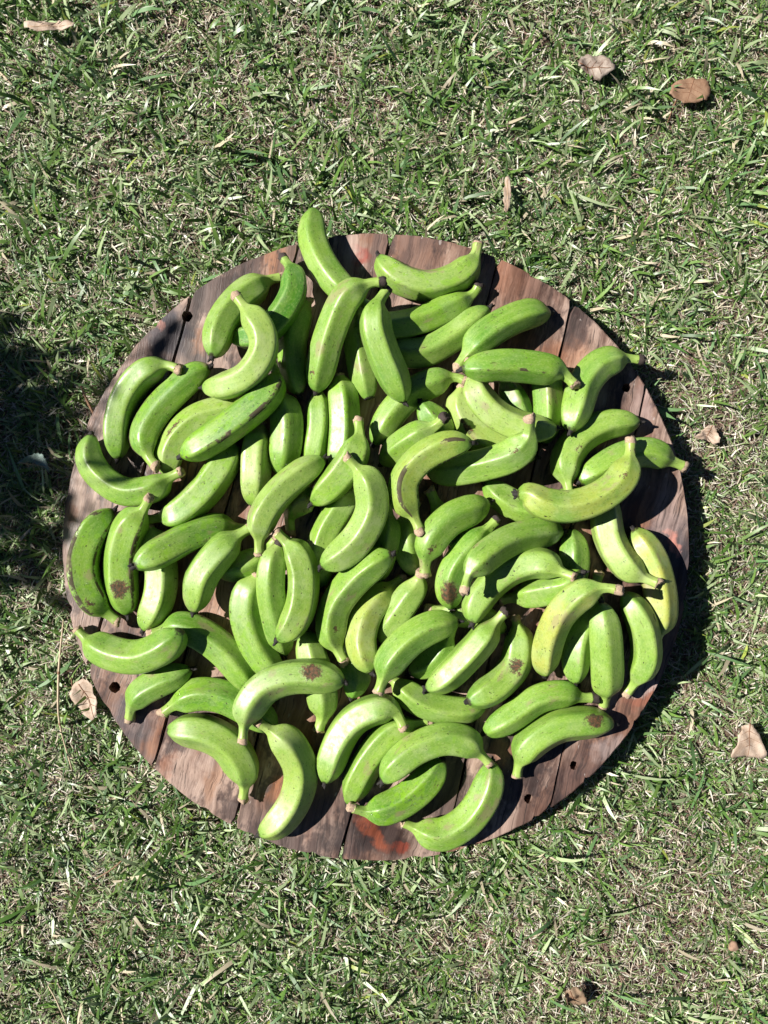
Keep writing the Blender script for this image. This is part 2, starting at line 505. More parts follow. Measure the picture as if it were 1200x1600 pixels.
B(22, [(585, 535), (620, 550), (663, 551), (705, 529), (740, 502), (764, 482)], 'banana half in shadow whose tip points at a dried flower on the wood', p=.35)
B(22.5, [(716, 573), (729, 556), (756, 530), (790, 508), (825, 494), (858, 489)], 'banana with brownish blunt tip on open wood near the upper seam', p=.1, arch=8)
B(22, [(747, 381), (740, 404), (716, 430), (672, 444), (632, 436), (604, 416), (592, 400)], 'wet banana curved like a smile along the upper rim, short pale stem up', p=.45, w=.6, drops=1)
B(20, [(778, 575), (792, 603), (808, 635), (826, 668)], 'dark banana mostly hidden inside the bend of the big pale banana', d=.3)
B(22, [(722, 606), (721, 640), (744, 676), (786, 702), (836, 714)], 'pale scuffed banana tucked behind the big pale one beneath the crossing banana', p=.75, sc=(.35, 20, 7), y=.15, neck=0)
B(23.5, [(850, 560), (853, 600), (855, 640), (852, 692)], 'short looking banana standing under the end of the horizontal banana', p=.2, arch=14, neck=0)
B(22.5, [(725, 594), (707, 589), (676, 596), (641, 614), (609, 648), (584, 694)], 'arched banana under the keeled banana whose stem end touches a black tip', p=.3, arch=10)
B(21.5, [(715, 705), (692, 678), (672, 650), (657, 628)], 'small visible end with one round brown spot under the short stemmed banana', sc=(.80, 20, 4), arch=6)
B(22.5, [(932, 756), (906, 775), (866, 790), (822, 794), (786, 778), (757, 753)], 'banana under the big yellowish one, only its ends showing', p=.3)
B(22.5, [(1067, 728), (1046, 719), (1011, 706), (970, 713), (931, 735), (905, 753)], 'banana whose ragged stem reaches over the rim past the shadow', w=.4, p=.1, drops=1)
B(23, [(885, 925), (893, 893), (896, 860), (893, 828)], 'upright lens shaped piece of banana behind two crossed stems', arch=10, neck=0)
B(23, [(785, 937), (808, 933), (842, 926), (880, 915), (910, 895)], 'short pale wet banana peeking out left of the yellow fan banana', p=.4, w=.4)
B(20, [(672, 952), (712, 958), (752, 966), (790, 985)], 'banana buried under the rotten tipped one, only pale slivers showing', p=.6)
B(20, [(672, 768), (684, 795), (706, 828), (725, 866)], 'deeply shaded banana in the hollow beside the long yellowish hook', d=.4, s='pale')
B(20, [(708, 975), (693, 1008), (670, 1035), (640, 1052)], 'banana beneath the one with the black dot, leaf like lower edge', d=.2)
B(21.5, [(612, 1060), (640, 1084), (676, 1102), (716, 1108), (758, 1104)], 'concave banana under the black ended one, its lower half in shade', p=.3, neck=.3)
B(22, [(925, 1090), (908, 1089), (876, 1083), (840, 1091), (800, 1118), (756, 1146)], 'banana with a round black stem end pointing at the fan', s='black')
B(25, [(808, 1212), (813, 1190), (832, 1160), (872, 1136), (916, 1130), (958, 1130)], 'banana with two red brown sores and a dark line near the lower rim', sc=(.82, -22, 14), p=.2, line=.7)
B(23, [(935, 898), (928, 925), (913, 965), (901, 1012), (899, 1068)], 'second banana of the fan, half hidden under the yellow one', p=.25)
B(24, [(948, 1106), (951, 1084), (950, 1040), (945, 985), (938, 941)], 'third banana of the fan, straight with black tip at its top', p=.35, arch=14)
B(24.5, [(1024, 1010), (1032, 975), (1032, 930), (1022, 885), (1005, 850), (989, 827)], 'yellow freckled banana at the edge beside the pale hooked one', y=.8, p=.75, spots=1)
B(22.5, [(390, 640), (350, 643), (310, 655), (281, 680), (265, 710), (264, 745)], 'pale brownish banana lying just behind the wet ridged banana', p=.65, w=.6, sc=(.62, 30, 6), y=.1, neck=0)
B(22.5, [(233, 826), (246, 856), (253, 895), (247, 940), (224, 984)], 'pale wet banana under the one with the black splayed blossom', p=.7, w=.3, drops=1, neck=0)
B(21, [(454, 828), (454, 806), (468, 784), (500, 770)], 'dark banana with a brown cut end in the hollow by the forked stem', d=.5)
B(22, [(430, 845), (402, 872), (370, 886), (337, 893)], 'wet banana half in shade below the drooping pale banana stem', w=.6, p=.3, sc=(.9, 40, 3), drops=1)
B(23, [(402, 900), (388, 930), (387, 965), (400, 1005), (420, 1036), (443, 1052)], 'banana hugging the pair with the forked stem on its outer side', p=.35, w=.5, neck=0)
B(23, [(238, 990), (274, 980), (310, 990), (346, 1015), (374, 1046), (397, 1080)], 'banana crossing behind the big smiling one into open wood', p=.15, bl=1)
B(23, [(257, 1113), (275, 1100), (310, 1086), (350, 1091), (392, 1112), (432, 1138)], 'arched green banana lying under the crossing banana, above a twin', w=.5, d=.1)
B(22, [(498, 1140), (505, 1112), (500, 1065), (486, 1020), (478, 985)], 'banana stub pointing down beneath the big bruised banana', p=.35, arch=8)
B(21, [(536, 1000), (550, 1030), (555, 1062), (549, 1090)], 'dark banana end in the gap beside the bruised banana tip', d=.45)
B(23, [(556, 765), (533, 797), (512, 832), (502, 870), (502, 918)], 'wet banana beneath the double stemmed one, striped by shade', p=.35, w=.5, neck=0)
B(23, [(531, 588), (538, 628), (539, 672), (534, 715), (527, 745)], 'upright banana with wet glints between the black tipped and blunt bananas', w=.6, drops=1, arch=8, neck=0)
B(20, [(497, 612), (500, 660), (494, 700), (487, 740)], 'narrow banana hanging straight below the black tip of the long banana', p=.1, arch=8, neck=0)
B(24, [(440, 615), (448, 655), (446, 698), (438, 742)], 'upright banana in shade below the wet ridged banana stem end', w=.4, drops=1, arch=8, neck=0)
B(23.5, [(408, 665), (401, 705), (399, 745), (396, 790)], 'pale dripping banana whose lower end is under the drooping banana', p=.75, w=.5, drops=1, arch=8, neck=0)
B(22.5, [(650, 785), (637, 825), (640, 862), (654, 900)], 'pale banana behind the tail of the long yellowish hook', p=.35)
B(20, [(606, 785), (606, 825), (597, 868), (584, 910)], 'banana lost in shade inside the curve of the big forked banana', d=.3)
B(25, [(232, 812), (252, 808), (281, 799), (316, 769), (345, 730), (368, 692)], 'fat green banana over the seam below the wet ridged banana', w=.6, p=.25, drops=1)
B(22.5, [(243, 727), (232, 711), (228, 680), (246, 645), (276, 612), (306, 586), (328, 574)], 'strongly ridged banana next to the dappled one, dark edge line', line=1, w=.4, d=.1)
B(22.5, [(278, 577), (259, 572), (226, 585), (198, 620), (184, 665), (183, 717)], 'dappled banana with two leaf shadows and a dark stem on the upper plank', w=.4, p=.2)
B(21, [(203, 1122), (207, 1103), (222, 1083), (250, 1066), (279, 1054), (299, 1046)], 'small banana beside the bolt hole, brown smear near its tip', p=.25, sc=(.88, 20, 5))
B(24, [(183, 970), (171, 961), (148, 940), (132, 906), (132, 866), (150, 826), (178, 798)], 'outermost banana hugging the rim with a split seam and green stem', w=.5, line=.6, d=.05, sc=(.22, 0, 7))
B(23, [(668, 1128), (646, 1132), (611, 1148), (581, 1181), (560, 1217), (545, 1256)], 'middle banana of the three leaning together under a thick cut stem', w=.3, p=.25)
B(23, [(552, 1262), (574, 1267), (610, 1260), (645, 1240), (674, 1212), (692, 1186)], 'glossy wet banana with a dark tick mark below the arched one', w=.8, drops=1, sc=(.80, 30, 3))
B(23, [(630, 1285), (655, 1296), (690, 1303), (726, 1285), (751, 1255), (765, 1222), (769, 1190)], 'lowest banana of all, curving up along the rim to a black speck', w=.4, p=.2)
B(25, [(380, 1247), (383, 1223), (379, 1194), (355, 1161), (314, 1142), (262, 1140)], 'hooked banana on open wood with its pale stem towards the lower rim', p=.5, w=.2, bl=1)
B(24, [(405, 1130), (425, 1142), (452, 1162), (470, 1202), (462, 1246), (436, 1284), (405, 1304)], 'big pale crescent banana overhanging the lower rim with a thick cut stem', p=.65, y=.15)
B(22.5, [(985, 1085), (996, 1067), (1010, 1030), (1003, 985), (986, 950), (966, 924)], 'outer banana of the fan curving along the rim', p=.4, sc=(.72, 60, 5), w=.2)

# --- second layer
B(22, [(281, 738), (262, 748), (236, 765), (196, 768), (160, 745), (142, 715), (143, 679)], 'smiling banana dappled by leaf shade at the rim, brown cut stem', p=.2, w=.3)
B(25, [(232, 781), (222, 799), (200, 830), (189, 870), (190, 915), (200, 960)], 'banana with a large dark red scar along its lower side', sc=(.78, -12, 17), line=1, p=.1)
B(25, [(122, 984), (140, 1003), (175, 1022), (215, 1028), (250, 1016), (273, 998), (283, 984)], 'big smiling banana at the rim above the bolt hole, black tip', p=.3, w=.25, bl=1)
B(24.5, [(386, 826), (345, 824), (305, 835), (265, 855), (230, 874), (211, 885)], 'dewy banana with a black splayed blossom at its pointed tip', w=.6, drops=1, t='big', d=.1)
B(24.5, [(389, 826), (366, 841), (336, 870), (313, 905), (303, 955)], 'plump banana with sooty tip laid across the dewy one', p=.3, sc=(.14, 0, 5))
B(24, [(692, 655), (681, 665), (652, 684), (622, 704), (597, 724)], 'short thick banana with a small twisted stem above the yellowish hook', p=.25, w=.4, s='dark')
B(23.5, [(734, 570), (738, 592), (750, 622), (778, 650), (815, 667), (850, 671), (868, 669)], 'big pale banana curving beneath the horizontal banana', p=.7, y=.08)
B(23, [(890, 773), (886, 746), (887, 714), (909, 682), (950, 661), (999, 660)], 'two faced banana with a black gash, stem pointing down at the yellowish one', p=.3, sc=(.36, 10, 4), arch=4)
B(23.5, [(998, 562), (974, 561), (939, 571), (913, 600), (900, 640), (891, 674)], 'bent banana by the bolt hole with ragged stem over the upper rim', p=.2, s='black')
B(24.5, [(1026, 911), (1004, 902), (976, 883), (953, 845), (946, 803), (950, 765)], 'pale hooked banana with a fat cut stem on the yellow banana', p=.85)
B(23, [(895, 901), (877, 894), (842, 881), (803, 890), (768, 915), (746, 945), (738, 974)], 'long necked banana whose pale cut stem lies on the yellow fan banana', p=.4, sc=(.16, 0, 4))
B(22, [(774, 814), (756, 831), (728, 860), (708, 890), (701, 920), (706, 950)], 'banana with a black rotten patch at its tip', sc=(.80, 0, 18), t='big', s='dark')
B(22.5, [(657, 898), (650, 918), (633, 945), (612, 976), (596, 1004)], 'banana with a square pink cut stem facing up', p=.45, neck=.25, sz=12)
B(23, [(628, 904), (601, 925), (576, 955), (565, 995), (570, 1026), (581, 1050)], 'brown freckled banana sagging next to the large green ridged one', y=.4, p=.6, spots=1)
B(21, [(437, 852), (428, 876), (424, 920), (432, 970), (446, 1022)], 'straight ridged banana, inner one of the pair with the forked stem', p=.25, s='dark', arch=8, neck=0)
B(24.5, [(560, 659), (561, 682), (551, 714), (531, 744), (509, 767), (488, 786)], 'dewy banana with a small pointed stem behind the knob stemmed one', p=.25, w=.4, drops=1)
B(23.5, [(788, 958), (774, 973), (748, 1006), (716, 1040), (690, 1063), (667, 1076)], 'smooth banana with black blossom end pointing down, dark stem on top', p=.3, t='big', s='dark')
B(23.5, [(806, 968), (812, 1002), (806, 1038), (784, 1066), (756, 1085), (730, 1096)], 'banana with a cracked brown sore on its shoulder', sc=(.44, 10, 12), p=.25, neck=.4)
B(24.5, [(426, 570), (431, 590), (415, 618), (386, 645), (346, 675), (310, 698), (284, 713)], 'wet ridged banana with short upright stem, long and beaded with water', w=.7, drops=1, p=.1, line=.3)
B(24, [(727, 919), (733, 898), (755, 871), (795, 844), (838, 833), (877, 831)], 'broad banana with speckled neck over the long necked one', p=.25, sc=(.2, 20, 4), w=.15)
B(24, [(592, 1080), (600, 1058), (613, 1030), (641, 1000), (676, 980), (716, 971)], 'smooth banana with one black dot and a flaring pale stem', p=.15, sc=(.74, 0, 2.6))
B(23, [(370, 464), (386, 486), (409, 517), (411, 552), (387, 588), (352, 604), (320, 607)], 'crooked pale banana with a torn stem near the upper rim', p=.8, w=.1)
B(25, [(537, 1033), (528, 1015), (518, 985), (525, 945), (554, 905), (584, 880), (613, 866)], 'large green ridged banana with stem down at the middle of the pile', p=.2, sc=(.26, 20, 6))
B(24, [(405, 864), (405, 845), (411, 810), (433, 775), (468, 743), (506, 717)], 'pale drooping banana with its stem on the shaded wet one', p=.65)
B(23, [(827, 657), (824, 684), (800, 710), (760, 725), (712, 734), (666, 736)], 'banana with a tapering brown capped stem pointing up near the big pale one', p=.3, sz=8, sc=(.24, 10, 4))
B(24, [(664, 895), (665, 871), (676, 840), (701, 812), (731, 797), (764, 787)], 'smooth banana standing over the square pink stem', p=.15, sc=(.25, 10, 6))

# --- on top
B(24, [(722, 577), (745, 573), (790, 569), (840, 573), (876, 581), (897, 600)][::-1], 'horizontal banana with its brown stem bent up at one end', p=.1, sz=12, line=.2)
B(24.5, [(630, 1136), (618, 1114), (590, 1108), (552, 1126), (525, 1166), (508, 1223)], 'banana with a thick cut stem, outer of the three leaning together', p=.35)
B(24, [(763, 1191), (749, 1177), (726, 1160), (690, 1156), (650, 1171), (620, 1195), (598, 1219)], 'arched banana with green stem touching a black speck, third of three', p=.3, w=.3)
B(23.5, [(603, 454), (589, 478), (587, 512), (599, 552), (616, 592), (632, 628)], 'sharply keeled banana sloping down with a hooked black tip', d=.15, line=.4, sharp=14, s='black')
B(23.5, [(962, 921), (940, 919), (905, 931), (874, 962), (856, 1006), (850, 1054)], 'yellow green arched banana leading the fan of four', y=.75, p=.45, spots=1)
B(25, [(379, 1155), (382, 1130), (391, 1100), (416, 1070), (456, 1056), (500, 1057), (538, 1066)], 'big bruised banana with dark patches on top and stem hanging down', p=.45, sc=(.78, -25, 15))
B(23.5, [(436, 832), (449, 846), (466, 867), (474, 902), (470, 946), (455, 980), (434, 999)], 'curved banana with the forked stem, black tip over its twin', p=.4, y=.1)
B(24, [(594, 442), (573, 446), (541, 470), (516, 525), (503, 575), (494, 612)], 'long ridged banana near the top with brown stem and black smudge', p=.4, sc=(.86, 30, 6), sharp=10, s='dark')
B(24.5, [(543, 716), (557, 731), (576, 756), (581, 796), (563, 836), (536, 864), (502, 885)], 'knob stemmed banana curving like a bracket at the centre', p=.6)
B(24, [(985, 692), (983, 721), (970, 753), (936, 780), (890, 794), (850, 789), (825, 773), (808, 772)], 'big yellowish banana lying across others, stem up and black blossom tip', y=.45, p=.35, t='big', sc=(.25, 20, 5))
B(23.5, [(655, 827), (646, 806), (631, 777), (634, 746), (660, 715), (699, 696), (737, 692)], 'long yellowish hook with a row of dark dots along its back', y=.3, p=.25, sharp=10, line=.8)

NS, NR = 46, 48


def catmull(P, n):
    P = np.asarray(P, float)
    P = np.vstack([2 * P[0] - P[1], P, 2 * P[-1] - P[-2]])
    out = []
    for i in range(1, len(P) - 2):
        a, b, c, d = P[i - 1], P[i], P[i + 1], P[i + 2]
        for t in np.linspace(0, 1, 24, endpoint=False):
            out.append(.5 * ((2 * b) + (-a + c) * t + (2 * a - 5 * b + 4 * c - d) * t * t + (-a + 3 * b - 3 * c + d) * t ** 3))
    out.append(P[-2])
    out = np.array(out)
    s = np.r_[0, np.cumsum(np.linalg.norm(np.diff(out, axis=0), axis=1))]
    u = np.linspace(0, s[-1], n)
    return np.stack([np.interp(u, s, out[:, k]) for k in range(out.shape[1])], 1), s[-1]


def profile(t, L, R, neck, r):
    """radius along the fruit; L, R in metres"""
    n = .018 * neck + .002
    sr = .0063 + r * .0012
    x = np.array([0, .45 * n, n, n + .007, n + .016, n + .028, n + .045, L - .054, L - .036, L - .022, L - .011, L - .004, L])
    y = np.array([sr * 1.15, sr, sr * 1.15, .60 * R, .86 * R, .97 * R, R, R, .965 * R, .85 * R, .64 * R, .41 * R, .25 * R])
    x = np.maximum.accumulate(x + np.arange(len(x)) * 1e-6)
    if x[7] < x[6]:                                      # a short, foreshortened fruit
        m = (x[6] + x[7]) / 2
        x[4:7] = np.linspace(x[3] + .004, m - .002, 3); x[7:] = np.linspace(m, L, 6)
    d = np.linspace(0, L, 400)
    yy = np.interp(d, x, y)
    w = max(3, int(400 * .009 / L)) | 1
    ker = np.hanning(w + 2)[1:-1]; ker /= ker.sum()
    yy = np.convolve(np.pad(yy, w // 2, mode='edge'), ker, 'valid')
    yy[-1] = .21 * R
    return np.interp(t * L, d, yy)


# --- let the pile settle: every fruit is lowered, and tips over, until it rests on what lies below it
def settle(lb, xy, shape):
    """smallest mean height of plane a + b x + c y so that shape + plane >= lb"""
    c0 = xy.mean(0)
    X = (xy - c0)
    n = len(X)
    A = np.c_[np.ones(n), X]; bvec = lb - shape
    lim = .42
    A = np.vstack([A, [0, 1, 0], [0, -1, 0], [0, 0, 1], [0, 0, -1]])
    bvec = np.r_[bvec, [-lim] * 4]
    idx = np.array(list(combinations(range(len(A)), 3)))
    M = A[idx]; rhs = bvec[idx]
    det = np.linalg.det(M)
    ok = np.abs(det) > 1e-9
    sol = np.linalg.solve(M[ok], rhs[ok][..., None])[..., 0]
    feas = (A @ sol.T >= bvec[:, None] - 1e-7).all(0)
    sol = sol[feas]
    if len(sol) == 0:
        return max(bvec[:n]), 0, 0, c0
    k = np.argmin(sol[:, 0] + .004 * (np.abs(sol[:, 1]) + np.abs(sol[:, 2])))
    return (*sol[k], c0)


NSET = 18
settled = []
fruits = []
for bi, (hw, pts, label, kw) in enumerate(BAN):
    R0 = hw / 1000 * 1.02
    zc = np.full(NSET, R0)
    tt = np.linspace(0, 1, NSET)
    shape = kw.get('arch', 0) / 1000 * 4 * tt * (1 - tt) \
        + kw.get('sz', 0) / 1000 * np.clip(1 - tt / .22, 0, 1) ** 1.5 + kw.get('tz', 0) / 1000 * np.clip(1 - (1 - tt) / .35, 0, 1) ** 1.5
    img, _ = catmull([(a, b) for a, b in pts], NSET)
    for it in range(3):
        k = (H - zc) / H
        xy = np.c_[(img[:, 0] - 600) / 1000 * k, (800 - img[:, 1]) / 1000 * k]
        R = R0 * k.mean()
        L = np.linalg.norm(np.diff(np.c_[xy, zc], axis=0), axis=1).sum()
        rad = profile(tt, L, R, kw.get('neck', 1), .5)
        on = np.hypot(xy[:, 0] - DC.x, xy[:, 1] - DC.y) < DR - .004
        lb = np.where(on, rad * .97, GZ + .03 + rad)
        for (xy2, z2, r2) in settled:
            d = np.hypot(xy[:, None, 0] - xy2[None, :, 0], xy[:, None, 1] - xy2[None, :, 1])
            s = rad[:, None] + r2[None, :]
            q = d / (.87 * s)
            lift = np.where(q < 1, z2[None, :] + .95 * s * np.sqrt(np.clip(1 - q * q, 0, 1)), -9)
            lb = np.maximum(lb, lift.max(1))
        a, b, c, c0 = settle(lb, xy, shape)
        zc = shape + a + b * (xy[:, 0] - c0[0]) + c * (xy[:, 1] - c0[1])
    settled.append((xy, zc, rad))
    fruits.append((R, L, xy, zc, img))

DROP_V, DROP_F = [], []
bm = bmesh.new(); bmesh.ops.create_icosphere(bm, subdivisions=2, radius=1)
DROP_V = np.array([v.co[:] for v in bm.verts]); DROP_F = np.array([[v.index for v in f.verts] for f in bm.faces]); bm.free()


def build_banana(bi):
    hw, pts, label, kw = BAN[bi]
    R, L, xy, zc, img = fruits[bi]
    rr = np.random.default_rng(100 + bi)
    ctrl = np.c_[xy, zc]
    # a fine curve through the settled axis
    line, L = catmull(ctrl, NS * 3)
    tt = np.linspace(0, 1, NS) ** 1.0
    tt = .5 - .5 * np.cos(np.pi * (tt * .9 + .05)); tt = (tt - tt[0]) / (tt[-1] - tt[0]) * .65 + np.linspace(0, 1, NS) * .35
    u = np.linspace(0, 1, len(line))
    C = np.stack([np.interp(tt, u, line[:, k]) for k in range(3)], 1)
    T = np.gradient(C, axis=0); T /= np.linalg.norm(T, axis=1)[:, None]
    Z = np.array([0, 0, 1.])
    N = Z - (T @ Z)[:, None] * T; N /= np.linalg.norm(N, axis=1)[:, None]
    Bn = np.cross(T, N)
    rad = profile(tt, L, R, kw.get('neck', 1), rr.uniform(0, 1))
    roll = math.radians(kw.get('roll', rr.normal(0, 17) if rr.random() < .75 else rr.uniform(0, 72)))
    pw = kw.get('sharp', rr.uniform(7.0, 19.0))
    th0 = 36
    th = np.linspace(0, 2 * np.pi, NR, endpoint=False)
    hh = np.zeros((NS, NR)); face_w = rr.uniform(.92, 1.08, 5); keel = rr.uniform(.000, .018, 5); kb = np.zeros((NS, NR))
    tw = rr.uniform(-.22, .22)
    for k in range(5):
        a = roll + math.radians(th0) + k * 2 * np.pi / 5 + rr.uniform(-.14, .14)
        cc = np.clip(np.cos(th[None, :] - a - tw * (tt[:, None] - .5)), 0, 1) / face_w[k]
        hh += cc ** pw
        ka = a + math.radians(36) + tw * (tt[:, None] - .5)
        kb += keel[k] * np.exp(-(((th[None, :] - ka + np.pi) % (2 * np.pi) - np.pi) / .24) ** 2)
    hh = hh ** (-1 / pw)
    hh /= hh.mean(1, keepdims=True)
    hh = hh + kb - kb.mean()
    ridge = np.clip((hh - .97) / .115, 0, 1)
    fade = np.clip(np.minimum(tt / .10, (1 - tt) / .04), .25, 1)[:, None]
    hh = 1 + (hh - 1) * fade
    lump = 1 + .012 * np.sin(tt[:, None] * 9 + rr.uniform(0, 6)) * np.cos(th[None, :] * 2 + rr.uniform(0, 6)) + .008 * rr.normal(size=(1, NR)) * 0
    Rm = rad[:, None] * hh * lump
    cs, sn = np.cos(th)[None, :, None], np.sin(th)[None, :, None]
    V = C[:, None, :] + Rm[..., None] * (cs * N[:, None, :] + sn * Bn[:, None, :])
    verts = V.reshape(-1, 3)
    i = np.arange(NS - 1)[:, None] * NR; j = np.arange(NR)[None, :]; j2 = (j + 1) % NR
    quads = np.stack([i + j, i + j2, i + NR + j2, i + NR + j], -1).reshape(-1, 4)
    # close both ends
    base = C.mean(0) * np.array([1, 1, 0]) + np.array([0, 0, max(0, (zc - rad.max()).min())])
    verts = np.vstack([verts, C[0] , C[-1] + T[-1] * .001])
    a0, a1 = NS * NR, NS * NR + 1
    e0 = np.array([[a0, (k + 1) % NR, k, k] for k in range(NR)])
    me = bpy.data.meshes.new('peel')
    faces = [tuple(q) for q in quads] + [(a0, (k + 1) % NR, k) for k in range(NR)] + [(a1, (NS - 1) * NR + k, (NS - 1) * NR + (k + 1) % NR) for k in range(NR)]
    me.from_pydata((verts - base).tolist(), [], faces)
    un = np.stack([np.repeat(tt * L, NR), (rad[:, None] * np.cos(th)[None, :]).ravel(), (rad[:, None] * np.sin(th)[None, :]).ravel()], 1)
    un = np.vstack([un, [0, 0, 0], [L, 0, 0]])
    at = me.attributes.new('unbent', 'FLOAT_VECTOR', 'POINT'); at.data.foreach_set('vector', un.astype(np.float32).ravel())
    at = me.attributes.new('tip_d', 'FLOAT', 'POINT'); at.data.foreach_set('value', np.r_[np.repeat((1 - tt) * L, NR), L, 0].astype(np.float32))
    rd = (ridge * fade).ravel() * (1 if kw.get('line') else .93)
    at = me.attributes.new('ridge', 'FLOAT', 'POINT'); at.data.foreach_set('value', np.r_[rd, 0, 0].astype(np.float32))
    root = empty('banana', base)
    tag(root, label, 'banana', GROUP)
    peel = link('peel', me, PEEL, root)
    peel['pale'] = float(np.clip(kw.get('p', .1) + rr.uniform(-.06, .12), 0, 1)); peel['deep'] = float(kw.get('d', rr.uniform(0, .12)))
    peel['yellow'] = float(kw.get('y', 0)); peel['wet'] = float(kw.get('w', rr.uniform(0, .25)))
    peel['line'] = float(kw.get('line', rr.uniform(-.35, .25)))
    peel['scar_st'] = float(rr.uniform(.28, .85))
    peel['scar_r'] = 0.0001; peel['scar_pos'] = (9.0, 9.0, 9.0)
    if 'sc' in kw:
        s, ang, rad_mm = kw['sc']; a = math.radians(ang)
        peel['scar_pos'] = (float(s * L), float(R * math.cos(a)), float(R * math.sin(a))); peel['scar_r'] = rad_mm / 1000
    # cut end of the stem: a ragged dry cap
    ctype = kw.get('s', rr.choice(['pale', 'pale', 'brown']))
    r0 = rad[0]
    bm = bmesh.new(); rings = []
    n = 14; ln = (.0045 if ctype == 'pale' else .007) * rr.uniform(.8, 1.5); cut_a = rr.uniform(0, 6.283); cut_t = rr.uniform(0, .55)
    for (d, f) in ((.0015, 1.03), (-ln * .4, 1.04), (-ln * .8, .98), (-ln, .70)):
        ring = []
        for k in range(n):
            a = 2 * math.pi * k / n
            f2 = f * (1 + rr.uniform(-.20, .20)) if d < 0 else f
            ring.append(bm.verts.new((C[0] + T[0] * (d + (rr.uniform(-.0016, .0016) + r0 * cut_t * math.cos(a - cut_a)) * (d < -.002)) + r0 * f2 * (math.cos(a) * N[0] + math.sin(a) * Bn[0]) - base).tolist()))
        rings.append(ring)
    for a, b in zip(rings, rings[1:]):
        for k in range(n): bm.faces.new((a[k], b[k], b[(k + 1) % n], a[(k + 1) % n]))
    cv = bm.verts.new((C[0] + T[0] * (-ln * .75) - base).tolist())
    for k in range(n): bm.faces.new((rings[-1][k], cv, rings[-1][(k + 1) % n]))
    bmesh.ops.recalc_face_normals(bm, faces=bm.faces[:])
    m2 = bpy.data.meshes.new('stem_end'); bm.to_mesh(m2); bm.free()
    link('stem_end', m2, CUT_DARK if ctype in ('dark', 'black') else CUT, root)
    # dried blossom at the tip: a stub with a few curled remains
    ttype = kw.get('t', 'none' if kw.get('bl') else 'small')
    if ttype != 'none':
        bm = bmesh.new(); r1 = rad[-1]
        big = ttype == 'big'
        prongs = [(0, 0, .0075 if not big else .009, r1 * 1.05)]
        for k in range(5 if big else 3):
            prongs.append((rr.uniform(0, 6.28), rr.uniform(.3, 1.0) if big else rr.uniform(.15, .5), rr.uniform(.007, .014) if big else rr.uniform(.006, .013), r1 * .55))
        if ttype == 'cut': prongs = [(0, 0, .0022, r1 * 2.0)]
        for (az, sp, ln, rw) in prongs:
            side = math.cos(az) * N[-1] + math.sin(az) * Bn[-1]
            dr = T[-1] * math.cos(sp) + side * math.sin(sp); dr /= np.linalg.norm(dr)
            s1 = np.cross(dr, Z); s1 /= np.linalg.norm(s1) + 1e-9; s2 = np.cross(dr, s1)
            prev = None; st = C[-1] - T[-1] * .002
            for q, f in ((0, 1.05), (.4, .9), (.8, .75), (1.0, .35)):
                ring = [bm.verts.new((st + dr * ln * q + rw * f * (1 + rr.uniform(-.2, .2)) * (math.cos(a) * s1 + math.sin(a) * s2) - base).tolist()) for a in np.linspace(0, 6.283, 7)[:-1]]
                if prev:
                    for k in range(6): bm.faces.new((prev[k], ring[k], ring[(k + 1) % 6], prev[(k + 1) % 6]))
                prev = ring
            bm.faces.new(prev)
        bmesh.ops.recalc_face_normals(bm, faces=bm.faces[:])
        m3 = bpy.data.meshes.new('blossom_end'); bm.to_mesh(m3); bm.free()
        link('blossom_end', m3, BLACK, root)
    # water beads
    nd = 0
    if kw.get('drops'): nd = int(rr.integers(45, 80))
    elif kw.get('w', 0) > .25: nd = int(rr.integers(8, 20))
    if nd:
        vs, fs = [], []
        nrm = cs * N[:, None, :] + sn * Bn[:, None, :]
        cl = rr.uniform(.25, .8, 4)
        for k in range(nd):
            ii = int(np.clip(rr.normal(cl[k % 4], .13), .12, .95) * (NS - 1)); jj = int(rr.normal(0, NR * .14)) % NR
            nn = nrm[ii, jj]
            if nn[2] < .25: continue
            sz = rr.uniform(.0006, .0012) if rr.random() < .82 else rr.uniform(.0013, .0023)
            t1 = T[ii]; t2 = np.cross(nn, t1)
            pos = V[ii, jj] * (1 - (f := rr.random())) + V[min(NS - 1, ii + 1), jj] * f
            X = DROP_V * np.array([sz * rr.uniform(.9, 1.3), sz, sz * .55])
            fs.append(DROP_F + len(vs) * len(DROP_V)); vs.append(pos + X[:, :1] * t1 + X[:, 1:2] * t2 + X[:, 2:] * nn - base)
        if vs:
            dm = np_mesh('water_droplets', np.vstack(vs), np.vstack(fs))
            tag(link('water_droplets', dm, WATER, root), kind='stuff')


for bi in range(len(BAN)):
    build_banana(bi)

# ------------------------------------------------------------------ ground and lawn
SOIL = make_soil()
g = np.concatenate([-np.geomspace(1.15, 200, 26)[::-1], np.linspace(-1.1, 1.1, 150), np.geomspace(1.15, 200, 26)])
gx, gy = np.meshgrid(g, g)


def field(x, y, seed, freqs=(3, 7, 13), amps=(1, .6, .35)):
    r = np.random.default_rng(seed); v = 0
    for f, a in zip(freqs, amps):
        for k in range(4):
            th, ph = r.uniform(0, 6.283, 2); ff = f * r.uniform(.7, 1.3)
            v = v + a * np.sin(ff * (x * np.cos(th) + y * np.sin(th)) * 2 + ph)
    return v / 2.6


def ground_z(x, y):
    near = np.clip(1.6 - np.hypot(x, y), 0, 1)
    return GZ + near * .0045 * field(x, y, 3, (6, 14, 31), (1, .7, .5))


gz = ground_z(gx, gy)
n = len(g)
ii, jj = np.meshgrid(np.arange(n - 1), np.arange(n - 1))
b0 = (jj * n + ii).ravel()
gm = np_mesh('ground', np.stack([gx.ravel(), gy.ravel(), gz.ravel()], 1), np.stack([b0, b0 + 1, b0 + n + 1, b0 + n], 1))
tag(link('ground', gm, SOIL), kind='structure')


